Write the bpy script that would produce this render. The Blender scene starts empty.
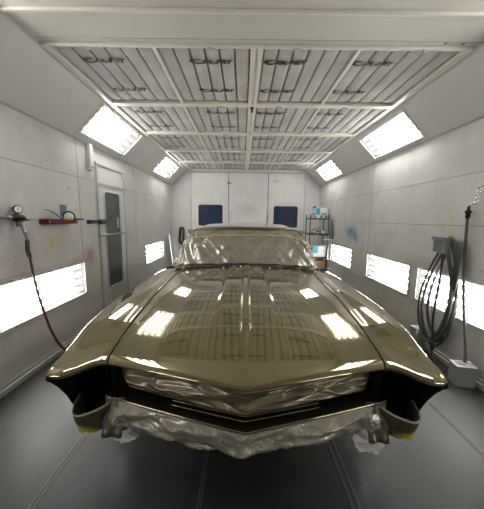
import bpy, bmesh, math, random
from mathutils import Vector, Matrix, noise
random.seed(4)
C = bpy.context.scene.collection
PI = math.pi
XL, XR, YB, YF, ZC = -2.02, 2.20, 7.60, -3.2, 2.85
CXL, CXR, ZSL, ZSR = -1.60, 1.80, 2.43, 2.45      # ceiling edge x, slant foot z

# ------------------------------------------------------------------ helpers
def smooth(a, b, x):
    t = max(0.0, min(1.0, (x - a) / (b - a)))
    return t * t * (3 - 2 * t)
def lerp(a, b, t): return a + (b - a) * t
def interp(tab, x):
    if x <= tab[0][0]: return tab[0][1]
    for (a, fa), (b, fb) in zip(tab, tab[1:]):
        if x <= b: return lerp(fa, fb, (x - a) / (b - a))
    return tab[-1][1]
def sinterp(tab, x):
    """smooth (monotone-ish catmull) table lookup"""
    n = len(tab)
    if x <= tab[0][0]: return tab[0][1]
    if x >= tab[-1][0]: return tab[-1][1]
    for i in range(n - 1):
        if x <= tab[i + 1][0]:
            x0, y0 = tab[i]; x1, y1 = tab[i + 1]
            h = x1 - x0; t = (x - x0) / h
            def slope(j):
                if j == 0: return (tab[1][1] - tab[0][1]) / (tab[1][0] - tab[0][0])
                if j == n - 1: return (tab[-1][1] - tab[-2][1]) / (tab[-1][0] - tab[-2][0])
                return (tab[j + 1][1] - tab[j - 1][1]) / (tab[j + 1][0] - tab[j - 1][0])
            m0, m1 = slope(i) * h, slope(i + 1) * h
            return (2*t**3 - 3*t*t + 1) * y0 + (t**3 - 2*t*t + t) * m0 + (-2*t**3 + 3*t*t) * y1 + (t**3 - t*t) * m1
def catmull(pts, n=8):
    P = [Vector(p) for p in pts]; out = []
    for i in range(len(P) - 1):
        p0 = P[max(i - 1, 0)]; p1 = P[i]; p2 = P[i + 1]; p3 = P[min(i + 2, len(P) - 1)]
        for k in range(n):
            t = k / n
            out.append(0.5 * ((2 * p1) + (p2 - p0) * t + (2 * p0 - 5 * p1 + 4 * p2 - p3) * t * t + (3 * p1 - p0 - 3 * p2 + p3) * t ** 3))
    out.append(P[-1]); return out

class MB:
    def __init__(s): s.v = []; s.f = []
    def vert(s, p): s.v.append(tuple(p)); return len(s.v) - 1
    def face(s, *pts): s.f.append(tuple(s.vert(p) for p in pts)); return s
    def box(s, x0, x1, y0, y1, z0, z1):
        b = len(s.v)
        for x in (x0, x1):
            for y in (y0, y1):
                for z in (z0, z1): s.v.append((x, y, z))
        for f in ((0,1,3,2),(4,6,7,5),(0,4,5,1),(2,3,7,6),(0,2,6,4),(1,5,7,3)): s.f.append(tuple(b + i for i in f))
        return s
    def obox(s, c, ax, ay, az):
        """oriented box: centre and three half-axis vectors"""
        c, ax, ay, az = map(Vector, (c, ax, ay, az)); b = len(s.v)
        for i in (-1, 1):
            for j in (-1, 1):
                for k in (-1, 1): s.v.append(tuple(c + ax * i + ay * j + az * k))
        for f in ((0,1,3,2),(4,6,7,5),(0,4,5,1),(2,3,7,6),(0,2,6,4),(1,5,7,3)): s.f.append(tuple(b + i for i in f))
        return s
    def grid(s, P, close_u=False, close_v=False):
        """P[i][j] points"""
        b = len(s.v); n = len(P); m = len(P[0])
        for r in P:
            for p in r: s.v.append(tuple(p))
        for i in range(n if close_u else n - 1):
            for j in range(m if close_v else m - 1):
                i2, j2 = (i + 1) % n, (j + 1) % m
                s.f.append((b + i*m + j, b + i2*m + j, b + i2*m + j2, b + i*m + j2))
        return s
    def tube(s, pts, r, seg=10, cap=True, smoothpts=0, closed=False):
        pts = catmull(pts, smoothpts) if smoothpts else [Vector(p) for p in pts]
        n = len(pts); rings = []; ref = None
        for i, p in enumerate(pts):
            if closed: t = pts[(i + 1) % n] - pts[i - 1]
            else: t = pts[min(i + 1, n - 1)] - pts[max(i - 1, 0)]
            t = t.normalized() if t.length > 1e-9 else Vector((0, 0, 1))
            if ref is None:
                ref = Vector((0, 0, 1)) if abs(t.z) < .9 else Vector((1, 0, 0))
            a = (ref - t * ref.dot(t)).normalized(); ref = a
            c = t.cross(a)
            rr = r[i] if isinstance(r, (list, tuple)) else r
            rings.append([p + (a * math.cos(2*PI*k/seg) + c * math.sin(2*PI*k/seg)) * rr for k in range(seg)])
        b = len(s.v); s.grid(rings, close_u=closed, close_v=True)
        if cap and not closed:
            s.f.append(tuple(b + k for k in range(seg))[::-1]); s.f.append(tuple(b + (n - 1) * seg + k for k in range(seg)))
        return s
    def lathe(s, c, axis, prof, seg=24):
        """prof: list of (distance along axis, radius)"""
        c = Vector(c); axis = Vector(axis).normalized()
        return s.tube([c + axis * d for d, _ in prof], [max(r, 1e-4) for _, r in prof], seg)
    def ring(s, c, axis, R, r, seg=28, seg2=10, sx=1.0):
        c = Vector(c); axis = Vector(axis).normalized()
        a = axis.orthogonal().normalized(); b2 = axis.cross(a)
        pts = [c + (a * math.cos(2*PI*k/seg) + b2 * math.sin(2*PI*k/seg) * sx) * R for k in range(seg)]
        return s.tube(pts, r, seg2, closed=True)
    def build(s, name, mat, parent=None, sm=False, bevel=0, solid=0, off=0, bseg=2, sub=0):
        me = bpy.data.meshes.new(name); me.from_pydata(s.v, [], s.f); me.validate(); me.update()
        bm = bmesh.new(); bm.from_mesh(me)
        bmesh.ops.recalc_face_normals(bm, faces=bm.faces); bm.to_mesh(me); bm.free()
        me.materials.append(mat)
        o = bpy.data.objects.new(name, me); C.objects.link(o)
        if sm: me.polygons.foreach_set('use_smooth', [True] * len(me.polygons))
        if parent: o.parent = parent
        if sub:
            m = o.modifiers.new('s', 'SUBSURF'); m.levels = sub; m.render_levels = sub
        if solid:
            m = o.modifiers.new('t', 'SOLIDIFY'); m.thickness = solid; m.offset = off
        if bevel:
            m = o.modifiers.new('b', 'BEVEL'); m.width = bevel; m.segments = bseg; m.limit_method = 'ANGLE'
        return o

def tag(o, label, cat=None, group=None, kind=None):
    if label: o['label'] = label
    if cat: o['category'] = cat
    if group: o['group'] = group
    if kind: o['kind'] = kind
    return o
def thing(name, label, cat, loc=(0, 0, 0), rz=0, group=None):
    o = bpy.data.objects.new(name, None); C.objects.link(o)
    o.location = loc; o.rotation_euler = (0, 0, rz); o.empty_display_size = .1
    return tag(o, label, cat, group)
def copy_tree(o, parent=None):
    c = o.copy(); C.objects.link(c); c.parent = parent
    for ch in list(o.children): copy_tree(ch, c)
    return c

# ------------------------------------------------------------------ materials
def principled(name, col, rough=.5, metal=0, coat=0, coat_r=.03, spec=.5, cior=1.5):
    m = bpy.data.materials.new(name); m.use_nodes = True
    b = m.node_tree.nodes['Principled BSDF']
    b.inputs['Base Color'].default_value = (*col, 1); b.inputs['Roughness'].default_value = rough
    b.inputs['Metallic'].default_value = metal; b.inputs['Coat Weight'].default_value = coat
    b.inputs['Coat Roughness'].default_value = coat_r; b.inputs['Coat IOR'].default_value = cior; b.inputs['Specular IOR Level'].default_value = spec
    return m
def nodes(m): return m.node_tree.nodes, m.node_tree.links, m.node_tree.nodes['Principled BSDF']
def coord(m, scale=(1, 1, 1), out='Object'):
    N, L, _ = nodes(m)
    t = N.new('ShaderNodeTexCoord'); mp = N.new('ShaderNodeMapping'); mp.inputs['Scale'].default_value = scale
    L.new(t.outputs[out], mp.inputs['Vector']); return mp.outputs['Vector']
def noise_tex(m, vec, scale, detail=4, rough=.6, dist=0):
    N, L, _ = nodes(m); n = N.new('ShaderNodeTexNoise')
    n.inputs['Scale'].default_value = scale; n.inputs['Detail'].default_value = detail
    n.inputs['Roughness'].default_value = rough; n.inputs['Distortion'].default_value = dist
    L.new(vec, n.inputs['Vector']); return n.outputs['Fac']
def ramp(m, fac, stops):
    N, L, _ = nodes(m); r = N.new('ShaderNodeValToRGB'); e = r.color_ramp.elements
    while len(e) < len(stops): e.new(.5)
    for el, (p, c) in zip(e, stops):
        el.position = p; el.color = (*c, 1) if len(c) == 3 else c
    L.new(fac, r.inputs['Fac']); return r.outputs['Color']
def mixc(m, fac, a, b, mode='MIX'):
    N, L, _ = nodes(m); x = N.new('ShaderNodeMix'); x.data_type = 'RGBA'; x.blend_type = mode
    for sock, v in ((x.inputs[0], fac), (x.inputs[6], a), (x.inputs[7], b)):
        if isinstance(v, (int, float)): sock.default_value = v
        elif isinstance(v, tuple): sock.default_value = (*v, 1)
        else: L.new(v, sock)
    return x.outputs[2]
def bump(m, h, strength, dist=.01):
    N, L, b = nodes(m); n = N.new('ShaderNodeBump')
    n.inputs['Strength'].default_value = strength; n.inputs['Distance'].default_value = dist
    L.new(h, n.inputs['Height']); L.new(n.outputs['Normal'], b.inputs['Normal']); return n
def mathn(m, op, a, b=None, clamp=False):
    N, L, _ = nodes(m); n = N.new('ShaderNodeMath'); n.operation = op; n.use_clamp = clamp
    for s, v in zip(n.inputs, (a, b)):
        if v is None: continue
        if isinstance(v, (int, float)): s.default_value = v
        else: L.new(v, s)
    return n.outputs[0]
def blob(m, centre, radii, nscale=14, namp=.7):
    """soft stain mask round a world position"""
    N, L, _ = nodes(m)
    t = N.new('ShaderNodeTexCoord'); mp = N.new('ShaderNodeMapping'); mp.vector_type = 'TEXTURE'
    mp.inputs['Location'].default_value = centre; mp.inputs['Scale'].default_value = radii
    L.new(t.outputs['Object'], mp.inputs['Vector'])
    ln = N.new('ShaderNodeVectorMath'); ln.operation = 'LENGTH'; L.new(mp.outputs['Vector'], ln.inputs[0])
    nz = noise_tex(m, t.outputs['Object'], nscale, 4, .65)
    d = mathn(m, 'ADD', ln.outputs['Value'], mathn(m, 'MULTIPLY', mathn(m, 'SUBTRACT', nz, .5), namp * 2))
    return mathn(m, 'SUBTRACT', 1.0, d, clamp=True)

def wall_mat(name, base, dirt, stains=()):
    m = principled(name, base, .42, spec=.35); N, L, b = nodes(m)
    v = coord(m)
    a = noise_tex(m, v, 1.6, 6, .65); c = ramp(m, a, [(.35, dirt), (.62, base)])
    vs = coord(m, (6, 6, 1.2)); s2 = noise_tex(m, vs, 2.2, 5, .7)
    c = mixc(m, mathn(m, 'MULTIPLY', ramp(m, s2, [(.5, (0,0,0)), (.75, (1,1,1))]), .35), c, tuple(x * .72 for x in base))
    sp = noise_tex(m, v, 34, 2, .5)
    c = mixc(m, mathn(m, 'MULTIPLY', ramp(m, sp, [(.70, (0,0,0)), (.735, (1,1,1))]), .5), c, tuple(x * .35 for x in base))
    for cen, rad, col, amt in stains:
        c = mixc(m, mathn(m, 'MULTIPLY', blob(m, cen, rad), amt, clamp=True), c, col)
    L.new(c, b.inputs['Base Color'])
    bump(m, a, .12, .004)
    return m

M = {}
WB = (.60, .595, .575)
M['wall_l'] = wall_mat('painted_panel_left', WB, (.50, .49, .475), [
    ((XL, 3.45, 1.0), (.1, .16, .15), (.42, .13, .16), .9), ((XL, 4.52, 1.12), (.1, .10, .22), (.45, .20, .22), .8),
    ((XL, 5.45, 1.35), (.1, .05, .42), (.72, .62, .28), .9), ((XL, 3.3, .93), (.1, .35, .12), (.30, .27, .26), .6),
    ((XL, 2.35, 1.0), (.1, .25, .6), (.40, .33, .36), .5), ((XL, 2.2, 1.45), (.1, .16, .18), (.25, .22, .23), .7)])
M['wall_r'] = wall_mat('painted_panel_right', WB, (.50, .49, .475), [
    ((XR, 5.33, 1.27), (.1, .36, .17), (.06, .19, .36), 1.1), ((XR, 5.1, 1.17), (.1, .2, .14), (.07, .2, .38), .9),
    ((XR, 2.78, 1.45), (.1, .035, .16), (.60, .53, .26), 1.5), ((XR, 3.0, 1.0), (.1, .9, .12), (.34, .33, .31), .5)])
M['wall_b'] = wall_mat('painted_panel_back', (.62, .615, .595), (.55, .545, .53), [
    ((.12, YB, 1.75), (.5, .2, .3), (.42, .41, .40), .9), ((.9, YB, 2.55), (.12, .2, .05), (.4, .25, .15), .8)])
M['ceiling'] = principled('cream_steel_panel', (.60, .585, .53), .38, spec=.4)
N, L, b = nodes(M['ceiling']); a = noise_tex(M['ceiling'], coord(M['ceiling']), 1.3, 5)
L.new(ramp(M['ceiling'], a, [(.3, (.55, .535, .49)), (.7, (.62, .605, .55))]), b.inputs['Base Color'])
M['slant'] = principled('grey_white_steel_panel', (.58, .575, .555), .4, spec=.4)
N, L, b = nodes(M['slant']); a = noise_tex(M['slant'], coord(M['slant']), 1.1, 5)
L.new(ramp(M['slant'], a, [(.3, (.54, .535, .52)), (.7, (.60, .595, .575))]), b.inputs['Base Color'])
M['trim'] = principled('cream_steel_trim', (.66, .64, .58), .35)
M['trim_g'] = principled('grey_steel_trim', (.42, .42, .41), .4)
M['seam'] = principled('dark_seam', (.16, .155, .15), .7)
M['filter'] = principled('white_filter_fabric', (.64, .63, .60), .85, spec=.15)
N, L, b = nodes(M['filter']); v = coord(M['filter'], (1, .35, 1), 'Object')
a = noise_tex(M['filter'], v, 22, 5, .7, .6); bump(M['filter'], a, .55, .012)
L.new(ramp(M['filter'], noise_tex(M['filter'], coord(M['filter']), 3, 4), [(.3, (.40, .392, .372)), (.7, (.56, .55, .525))]), b.inputs['Base Color'])
M['ink'] = principled('black_ink', (.02, .02, .02), .6)
M['logo_grey'] = principled('grey_ink', (.16, .16, .16), .7)
# floor
M['floor'] = principled('dark_grey_floor_film', (.085, .088, .086), .45, spec=.45)
N, L, b = nodes(M['floor']); v = coord(M['floor'])
c = ramp(M['floor'], noise_tex(M['floor'], v, 1.7, 7, .7), [(.3, (.026, .0275, .027)), (.72, (.048, .0495, .048))])
c = mixc(M['floor'], mathn(M['floor'], 'MULTIPLY', ramp(M['floor'], noise_tex(M['floor'], coord(M['floor'], (1, .5, 1)), 5, 6, .75), [(.6, (0,0,0)), (.68, (1,1,1))]), .3), c, (.10, .10, .095))
L.new(c, b.inputs['Base Color']); bump(M['floor'], noise_tex(M['floor'], v, 60, 3), .15, .003)
M['strip'] = principled('pale_floor_strip', (.13, .115, .115), .5)
M['strip_dark'] = principled('faded_floor_strip', (.075, .075, .075), .55)
# lamps
def emis(name, col, s):
    m = principled(name, col, .4); b = m.node_tree.nodes['Principled BSDF']
    b.inputs['Emission Color'].default_value = (*col, 1); b.inputs['Emission Strength'].default_value = s; return m
M['tube'] = emis('fluorescent_tube', (1.0, .985, .95), 29)
M['reflector'] = principled('darkened_lamp_back', (.10, .10, .098), .7, spec=.1)  # lamp back coloured dark to hold down the glow between the tubes
M['lens'] = bpy.data.materials.new('clear_lens_glass'); M['lens'].use_nodes = True
nt = M['lens'].node_tree; nt.nodes.clear()
o_ = nt.nodes.new('ShaderNodeOutputMaterial'); tr = nt.nodes.new('ShaderNodeBsdfTransparent'); gl = nt.nodes.new('ShaderNodeBsdfGlossy')
ts = nt.nodes.new('ShaderNodeBsdfTranslucent'); ts.inputs['Color'].default_value = (.95, .96, .95, 1)
gl.inputs['Roughness'].default_value = .08; gl.inputs['Color'].default_value = (1, 1, 1, 1)
m1 = nt.nodes.new('ShaderNodeMixShader'); m1.inputs[0].default_value = .012
m2 = nt.nodes.new('ShaderNodeMixShader'); m2.inputs[0].default_value = .04
m1.inputs[0].default_value = 0.0; nt.links.new(tr.outputs[0], m1.inputs[1]); nt.links.new(ts.outputs[0], m1.inputs[2])
nt.links.new(m1.outputs[0], m2.inputs[1]); nt.links.new(gl.outputs[0], m2.inputs[2]); nt.links.new(m2.outputs[0], o_.inputs[0])
# car paint
def paint(name, col, spots=(), ro=.075, me=.76, co=1.0, ci=1.8):
    m = principled(name, col, ro, me, co, .012, cior=ci); N, L, b = nodes(m)
    c = col
    for cen, rad, cc, amt in spots:
        c = mixc(m, mathn(m, 'MULTIPLY', blob(m, cen, rad, 8, .25), amt, clamp=True), c, cc)
    if spots: L.new(c, b.inputs['Base Color'])
    return m
GOLD = (.240, .193, .076)
M['paint'] = paint('gold_olive_metallic_paint', GOLD)
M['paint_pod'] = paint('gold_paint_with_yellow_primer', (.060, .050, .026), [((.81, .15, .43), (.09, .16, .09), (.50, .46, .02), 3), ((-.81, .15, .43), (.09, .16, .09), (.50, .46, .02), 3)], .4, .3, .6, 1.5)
M['cavity'] = principled('black_cavity_shade', (.007, .0065, .006), .85, spec=.12)  # deep shade of the open fender ends, put into a matte black
M['paint_in'] = principled('dark_metal_and_ledge_shade', (.018, .017, .014), .5, .3)
M['black'] = principled('black_rubber', (.018, .018, .019), .5)
M['blackmetal'] = principled('black_metal', (.02, .02, .022), .35, .5)
M['chrome'] = principled('chrome', (.75, .75, .74), .15, 1)
M['steel'] = principled('dull_steel', (.33, .33, .33), .35, .9)
def film(name, col, rough, nscale, st, metal=.35, stretch=(1, 1, 1), coat=.8):
    m = principled(name, col, rough, metal, coat, .12); N, L, b = nodes(m)
    v = coord(m, stretch); a = noise_tex(m, v, nscale, 6, .62, 1.6)
    n1 = bump(m, a, st, .03)
    c = ramp(m, noise_tex(m, coord(m), 5, 4), [(.3, tuple(x * .8 for x in col)), (.7, tuple(min(1, x * 1.2) for x in col))])
    L.new(c, b.inputs['Base Color']); return m
M['film_w'] = film('gold_misted_masking_film', (.29, .268, .205), .24, 3.2, .6, .4, (1, 1, .6))
M['film_g'] = film('gold_brown_masking_film', (.20, .17, .10), .27, 6, .6, .55, (.6, 1, 1.4))
M['film_b'] = film('silver_grey_masking_film', (.30, .28, .22), .3, 8, .9, .5)
M['paper'] = principled('white_paper', (.62, .61, .58), .6)
M['tape'] = principled('yellow_masking_tape', (.36, .30, .11), .5)
# misc
M['navy'] = principled('dark_blue_glass', (.018, .027, .062), .12, spec=.6)
M['dkglass'] = principled('dark_grey_glass', (.055, .063, .066), .15, spec=.6)
M['doorp'] = principled('door_paint', (.60, .595, .58), .4)
M['red'] = principled('dark_red_tray_paint', (.11, .009, .015), .35)
M['redhose'] = principled('dark_red_rubber', (.075, .014, .02), .45)
M['greyhose'] = principled('dark_grey_rubber', (.055, .053, .05), .45)
M['yellow'] = principled('bright_yellow', (.80, .62, .04), .5)
M['yellowdim'] = principled('faded_yellow_tape', (.62, .52, .06), .6)
M['blue'] = principled('light_blue', (.03, .33, .48), .5)
M['bluecable'] = principled('pale_blue_hose', (.10, .28, .42), .4)
M['white'] = principled('white_card', (.75, .75, .74), .55)
M['offw'] = principled('off_white_plastic', (.32, .33, .325), .5)
M['greyp'] = principled('grey_plastic', (.16, .165, .17), .5)
M['brown'] = principled('brown_cardboard', (.20, .11, .05), .8)
M['cream'] = principled('cream_paper_tape', (.62, .52, .34), .6)
M['dial'] = principled('white_dial', (.8, .8, .78), .4)

# ------------------------------------------------------------------ room shell
def plane_holes(mb, org, U, V, w, h, holes):
    """rectangle with rectangular holes; holes = (u0,u1,v0,v1)"""
    org, U, V = Vector(org), Vector(U), Vector(V)
    us = sorted({0, w, *[x for q in holes for x in q[:2]]}); vs = sorted({0, h, *[x for q in holes for x in q[2:]]})
    for a, b2 in zip(us, us[1:]):
        for c, d in zip(vs, vs[1:]):
            if any(q[0] <= a + 1e-6 and b2 <= q[1] + 1e-6 and q[2] <= c + 1e-6 and d <= q[3] + 1e-6 for q in holes): continue
            mb.face(org + U*a + V*c, org + U*b2 + V*c, org + U*b2 + V*d, org + U*a + V*d)
YLEN = YB - YF
wall_lamps_L = [(5.45, 6.68), (2.08, 3.30), (-1.3, -.1)]
wall_lamps_R = [(5.22, 6.42), (3.38, 4.54), (2.03, 3.21), (-1.3, -.1)]
WZ0, WZ1 = .535, .925
slant_lamps = [(5.83, 6.95), (3.28, 4.43), (.74, 1.88)]
S0, S1 = .115, .54                                    # along the slant, from its foot
DOOR = (3.72, 4.50, .20, 2.22)

mb = MB(); mb.box(XL - .3, XR + .3, YF - .1, YB + .3, -.06, 0); tag(mb.build('floor', M['floor']), None, kind='structure')
for side, X, lamps, zs, mt in (('left', XL, wall_lamps_L, ZSL, M['wall_l']), ('right', XR, wall_lamps_R, ZSR, M['wall_r'])):
    mb = MB(); plane_holes(mb, (X, YF, 0), (0, 1, 0), (0, 0, 1), YLEN, zs, [(a - YF, b_ - YF, WZ0, WZ1) for a, b_ in lamps])
    w = mb.build('wall_' + side, mt); tag(w, None, kind='structure')
    # panel seams: shallow dark joints between wall panels
    s = 1 if side == 'left' else -1
    mb = MB()
    for z in ((1.985,) if side == 'left' else (1.96, 1.46)):
        mb.box(X, X + s * .002, YF, YB, z - .0022, z + .0022)
    for y in ((3.30, 5.0) if side == 'left' else (4.56, 6.6)):
        mb.box(X, X + s * .002, y - .002, y + .002, .97, zs)
    tag(mb.build('trim_1' if s > 0 else 'trim_2', M['seam']), None, kind='structure')
    mb = MB(); mb.box(X, X + s * .035, YF, YB, 0, .045); mb.box(X, X + s * .012, YF, YB, .045, .075)
    tag(mb.build('baseboard_' + side, M['trim_g'], bevel=.003), None, kind='structure')
    # thin rails above and below the wall lamps
    mb = MB()
    for z in (WZ0 - .045, WZ1 + .045): mb.box(X, X + s * .006, YF, 3.40 if s > 0 else YB - .5, z - .004, z + .004)
    tag(mb.build('trim_3' if s > 0 else 'trim_4', M['trim_g']), None, kind='structure')
FY0_ = 2.24
slant_info = {}
SS = {'left': (S0, S1), 'right': (.083, .49)}
for side, X, xc, zs in (('left', XL, CXL, ZSL), ('right', XR, CXR, ZSR)):
    org = Vector((X, YF, zs)); V = Vector((xc - X, 0, ZC - zs)); ln = V.length; V.normalize()
    mb = MB(); plane_holes(mb, org, (0, 1, 0), V, YLEN, ln, [(a - YF, b_ - YF, SS[side][0] * ln / .6, SS[side][1] * ln / .6) for a, b_ in slant_lamps])
    tag(mb.build('ceiling', M['slant']), None, kind='structure')
    slant_info[side] = (org, V, ln)
    n = Vector((0, 1, 0)).cross(V); n = n if n.z < 0 else -n
    mb = MB()   # fold trim at foot and at the top of the slant, and panel joints between lamps
    mb.obox(org + Vector((0, YLEN / 2, 0)) + V * .012 + n * .004, (0, YLEN / 2, 0), V * .012, n * .004)
    for q in slant_lamps:
        for yy in (q[0] - .06, q[1] + .06):
            mb.obox((org.x, yy, org.z) + V * (ln / 2) + n * .001 if False else Vector((org.x, yy, org.z)) + V * (ln / 2) + n * .001, (0, .002, 0), V * (ln / 2 - .02), n * .001)
    top = org + Vector((0, (FY0_ - YF) / 2, 0)) + V * (ln - .012) + n * .003
    mb.obox(top, (0, (FY0_ - YF) / 2, 0), V * .010, n * .004)
    tag(mb.build('trim_5' if side == 'left' else 'trim_6', M['trim_g']), None, kind='structure')
# flat ceiling of plain panels in front, plenum backing above the filters
FY0 = 2.24
mb = MB(); mb.box(XL, XR, YF, FY0, ZC + .0, ZC + .03); 
mb.box(CXL - .05, CXR + .05, FY0, YB, ZC + .14, ZC + .17)
tag(mb.build('ceiling', M['ceiling']), None, kind='structure')
mb = MB(); mb.box(CXL + .005, CXR - .005, 1.895, 1.915, ZC - .022, ZC); mb.box(CXL, CXR, .25, .256, ZC - .003, ZC); mb.box(CXL, CXR, -1.4, -1.394, ZC - .003, ZC)
tag(mb.build('trim_7', M['trim'], bevel=.004), None, kind='structure')
mb = MB(); mb.box(CXL, CXR, FY0 - .055, FY0 - .05, ZC - .004, ZC); tag(mb.build('trim_8', M['trim_g']), None, kind='structure')
# back wall
Xb = [CXL + .15, -.40, .71, 1.75]
mb = MB(); mb.box(XL, XR, YB, YB + .06, 0, ZC + .17); tag(mb.build('wall_back', M['wall_b']), None, kind='structure')
mb = MB(); mb.box(XL, XR, YF - .06, YF, 0, ZC); tag(mb.build('wall_front', M['wall_b']), None, kind='structure')
mb = MB()
for x in (-1.46, 1.755): mb.box(x - .018, x + .018, YB - .03, YB, 0, ZC)
mb.box(-1.46, 1.755, YB - .05, YB, 2.78, ZC)
tag(mb.build('trim_9', M['trim_g'], bevel=.003), None, kind='structure')

# three big back doors, the outer two with windows
def back_door(n, x0, x1, win=None):
    e = thing('door_%d' % n, None, None, (0, 0, 0)); e['kind'] = 'structure'
    mb = MB(); y0, y1 = YB - .045, YB
    if win:
        wx0, wx1, wz0, wz1 = win
        mb.box(x0, wx0, y0, y1, .02, 2.76); mb.box(wx1, x1, y0, y1, .02, 2.76)
        mb.box(wx0, wx1, y0, y1, .02, wz0); mb.box(wx0, wx1, y0, y1, wz1, 2.76)
    else: mb.box(x0, x1, y0, y1, .02, 2.76)
    mb.build('door_leaf', M['wall_b'], e)
    if win:
        mb = MB()
        for a, b_, c, d in ((wx0 - .11, wx0 - .10, wz0 - .1, wz1 + .07), (wx1 + .09, wx1 + .10, wz0 - .1, wz1 + .07), (wx0 - .11, wx1 + .10, wz1 + .06, wz1 + .07), (wx0 - .11, wx1 + .1, wz0 - .1, wz0 - .09)):
            mb.box(a, b_, y0 - .006, y0, c, d)
        mb.build('window_trim', M['trim_g'], e)
        mb = MB(); r = .05; pts = []
        for cx, cz, a0 in ((wx1 - r, wz1 - r, 0), (wx0 + r, wz1 - r, 90), (wx0 + r, wz0 + r, 180), (wx1 - r, wz0 + r, 270)):
            for k in range(6):
                a = math.radians(a0 + k * 18); pts.append((cx + r * math.cos(a), cz + r * math.sin(a)))
        # corner-rounded rubber gasket, then the pane
        g = MB(); g.tube([(x, y0 - .002, z) for x, z in pts], .010, 8, closed=True); g.build('gasket', M['black'], e, sm=True)
        mb.v = [(x, y0 + .0, z) for x, z in pts]; mb.f = [tuple(range(len(pts)))]
        mb.build('window_pane', M['navy'], e, solid=.006)
    return e
d1 = back_door(1, -1.44, -.41, (-1.25, -.575, 1.30, 1.885))
d2 = back_door(2, -.39, .705)
d3 = back_door(3, .725, 1.735, (.895, 1.56, 1.27, 1.865))
for k, x in enumerate((-.40, .715)):
    mb = MB(); mb.box(x - .006, x + .006, YB - .05, YB - .03, 0, 2.78); tag(mb.build('trim_%d' % (10 + k), M['seam']), None, kind='structure')
y0 = YB - .045
mb = MB(); mb.tube([(-.33, y0, 1.70), (-.33, y0 - .05, 1.68), (-.33, y0 - .05, 1.52), (-.33, y0, 1.50)], .010, 8); mb.build('door_handle', M['trim_g'], d2, sm=True)
mb = MB(); mb.box(-.43, -.36, y0 - .03, y0, 2.485, 2.51); mb.tube([(-.40, y0 - .03, 2.50), (-.40, y0 - .05, 2.46)], .012, 8); mb.tube([(-.345, y0 - .015, 2.505), (-.31, y0 - .03, 2.47)], .007, 8); mb.build('latch', M['blackmetal'], d2)
mb = MB(); mb.box(-.26, .60, y0 - .003, y0, 2.345, 2.352); mb.box(-.26, .60, y0 - .003, y0, 1.95, 1.956); mb.build('panel_rib', M['trim_g'], d2)
for x in (.695, .735): MB().tube([(x, y0 - .015, 1.42), (x, y0 - .015, 1.64)], .007, 8).build('hinge_rod', M['steel'], d3)

# left-hand personnel door
e = thing('door_4', None, None, (XL, 0, 0)); e['kind'] = 'structure'
a, b_, z0, z1 = DOOR; mb = MB()
for q in ((a - .035, a, z0 - .03, z1 + .03), (b_, b_ + .035, z0 - .03, z1 + .03), (a, b_, z1, z1 + .03), (a, b_, z0 - .03, z0), (a, b_, 1.955, 1.985)):
    mb.box(0, .022, q[0], q[1], q[2], q[3])
mb.build('door_frame', M['trim_g'], e, bevel=.003)
mb = MB(); mb.box(0, .012, a, b_, z0, 1.955); mb.box(0, .008, a, b_, 1.985, z1); mb.build('door_leaf', M['doorp'], e)
def rrect(y0, y1, z0, z1, r):
    pts = []
    for cy, cz, a0 in ((y1 - r, z1 - r, 0), (y0 + r, z1 - r, 90), (y0 + r, z0 + r, 180), (y1 - r, z0 + r, 270)):
        for k in range(6):
            t = math.radians(a0 + k * 18); pts.append((cy + r * math.cos(t), cz + r * math.sin(t)))
    return pts
pts = rrect(3.86, 4.33, .44, 1.87, .06)
mb = MB(); mb.v = [(.016, y, z) for y, z in pts]; mb.f = [tuple(range(len(pts)))]; mb.build('window_pane', M['dkglass'], e, solid=.004)
mb = MB(); mb.tube([(.016, y, z) for y, z in pts], .012, 8, closed=True); mb.build('gasket', M['trim_g'], e, sm=True)
mb = MB(); mb.tube([(.05, 3.66, 1.25), (.05, 4.54, 1.25)], .013, 10)
for y in (3.72, 4.5): mb.tube([(.0, y, 1.25), (.05, y, 1.25)], .010, 8)
mb.build('push_bar', M['steel'], e, sm=True)
mb = MB(); mb.box(.021, .024, 4.20, 4.27, 1.34, 1.50); mb.build('notice_card', M['offw'], e)
mb = MB(); mb.box(0, .05, 3.42, 3.50, 1.415, 1.465); mb.box(.02, .055, 3.50, 3.66, 1.42, 1.46); mb.box(.01, .07, 3.66, 3.83, 1.405, 1.47)
lt = mb.build('door_latch', M['black'], e, bevel=.006)

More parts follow.
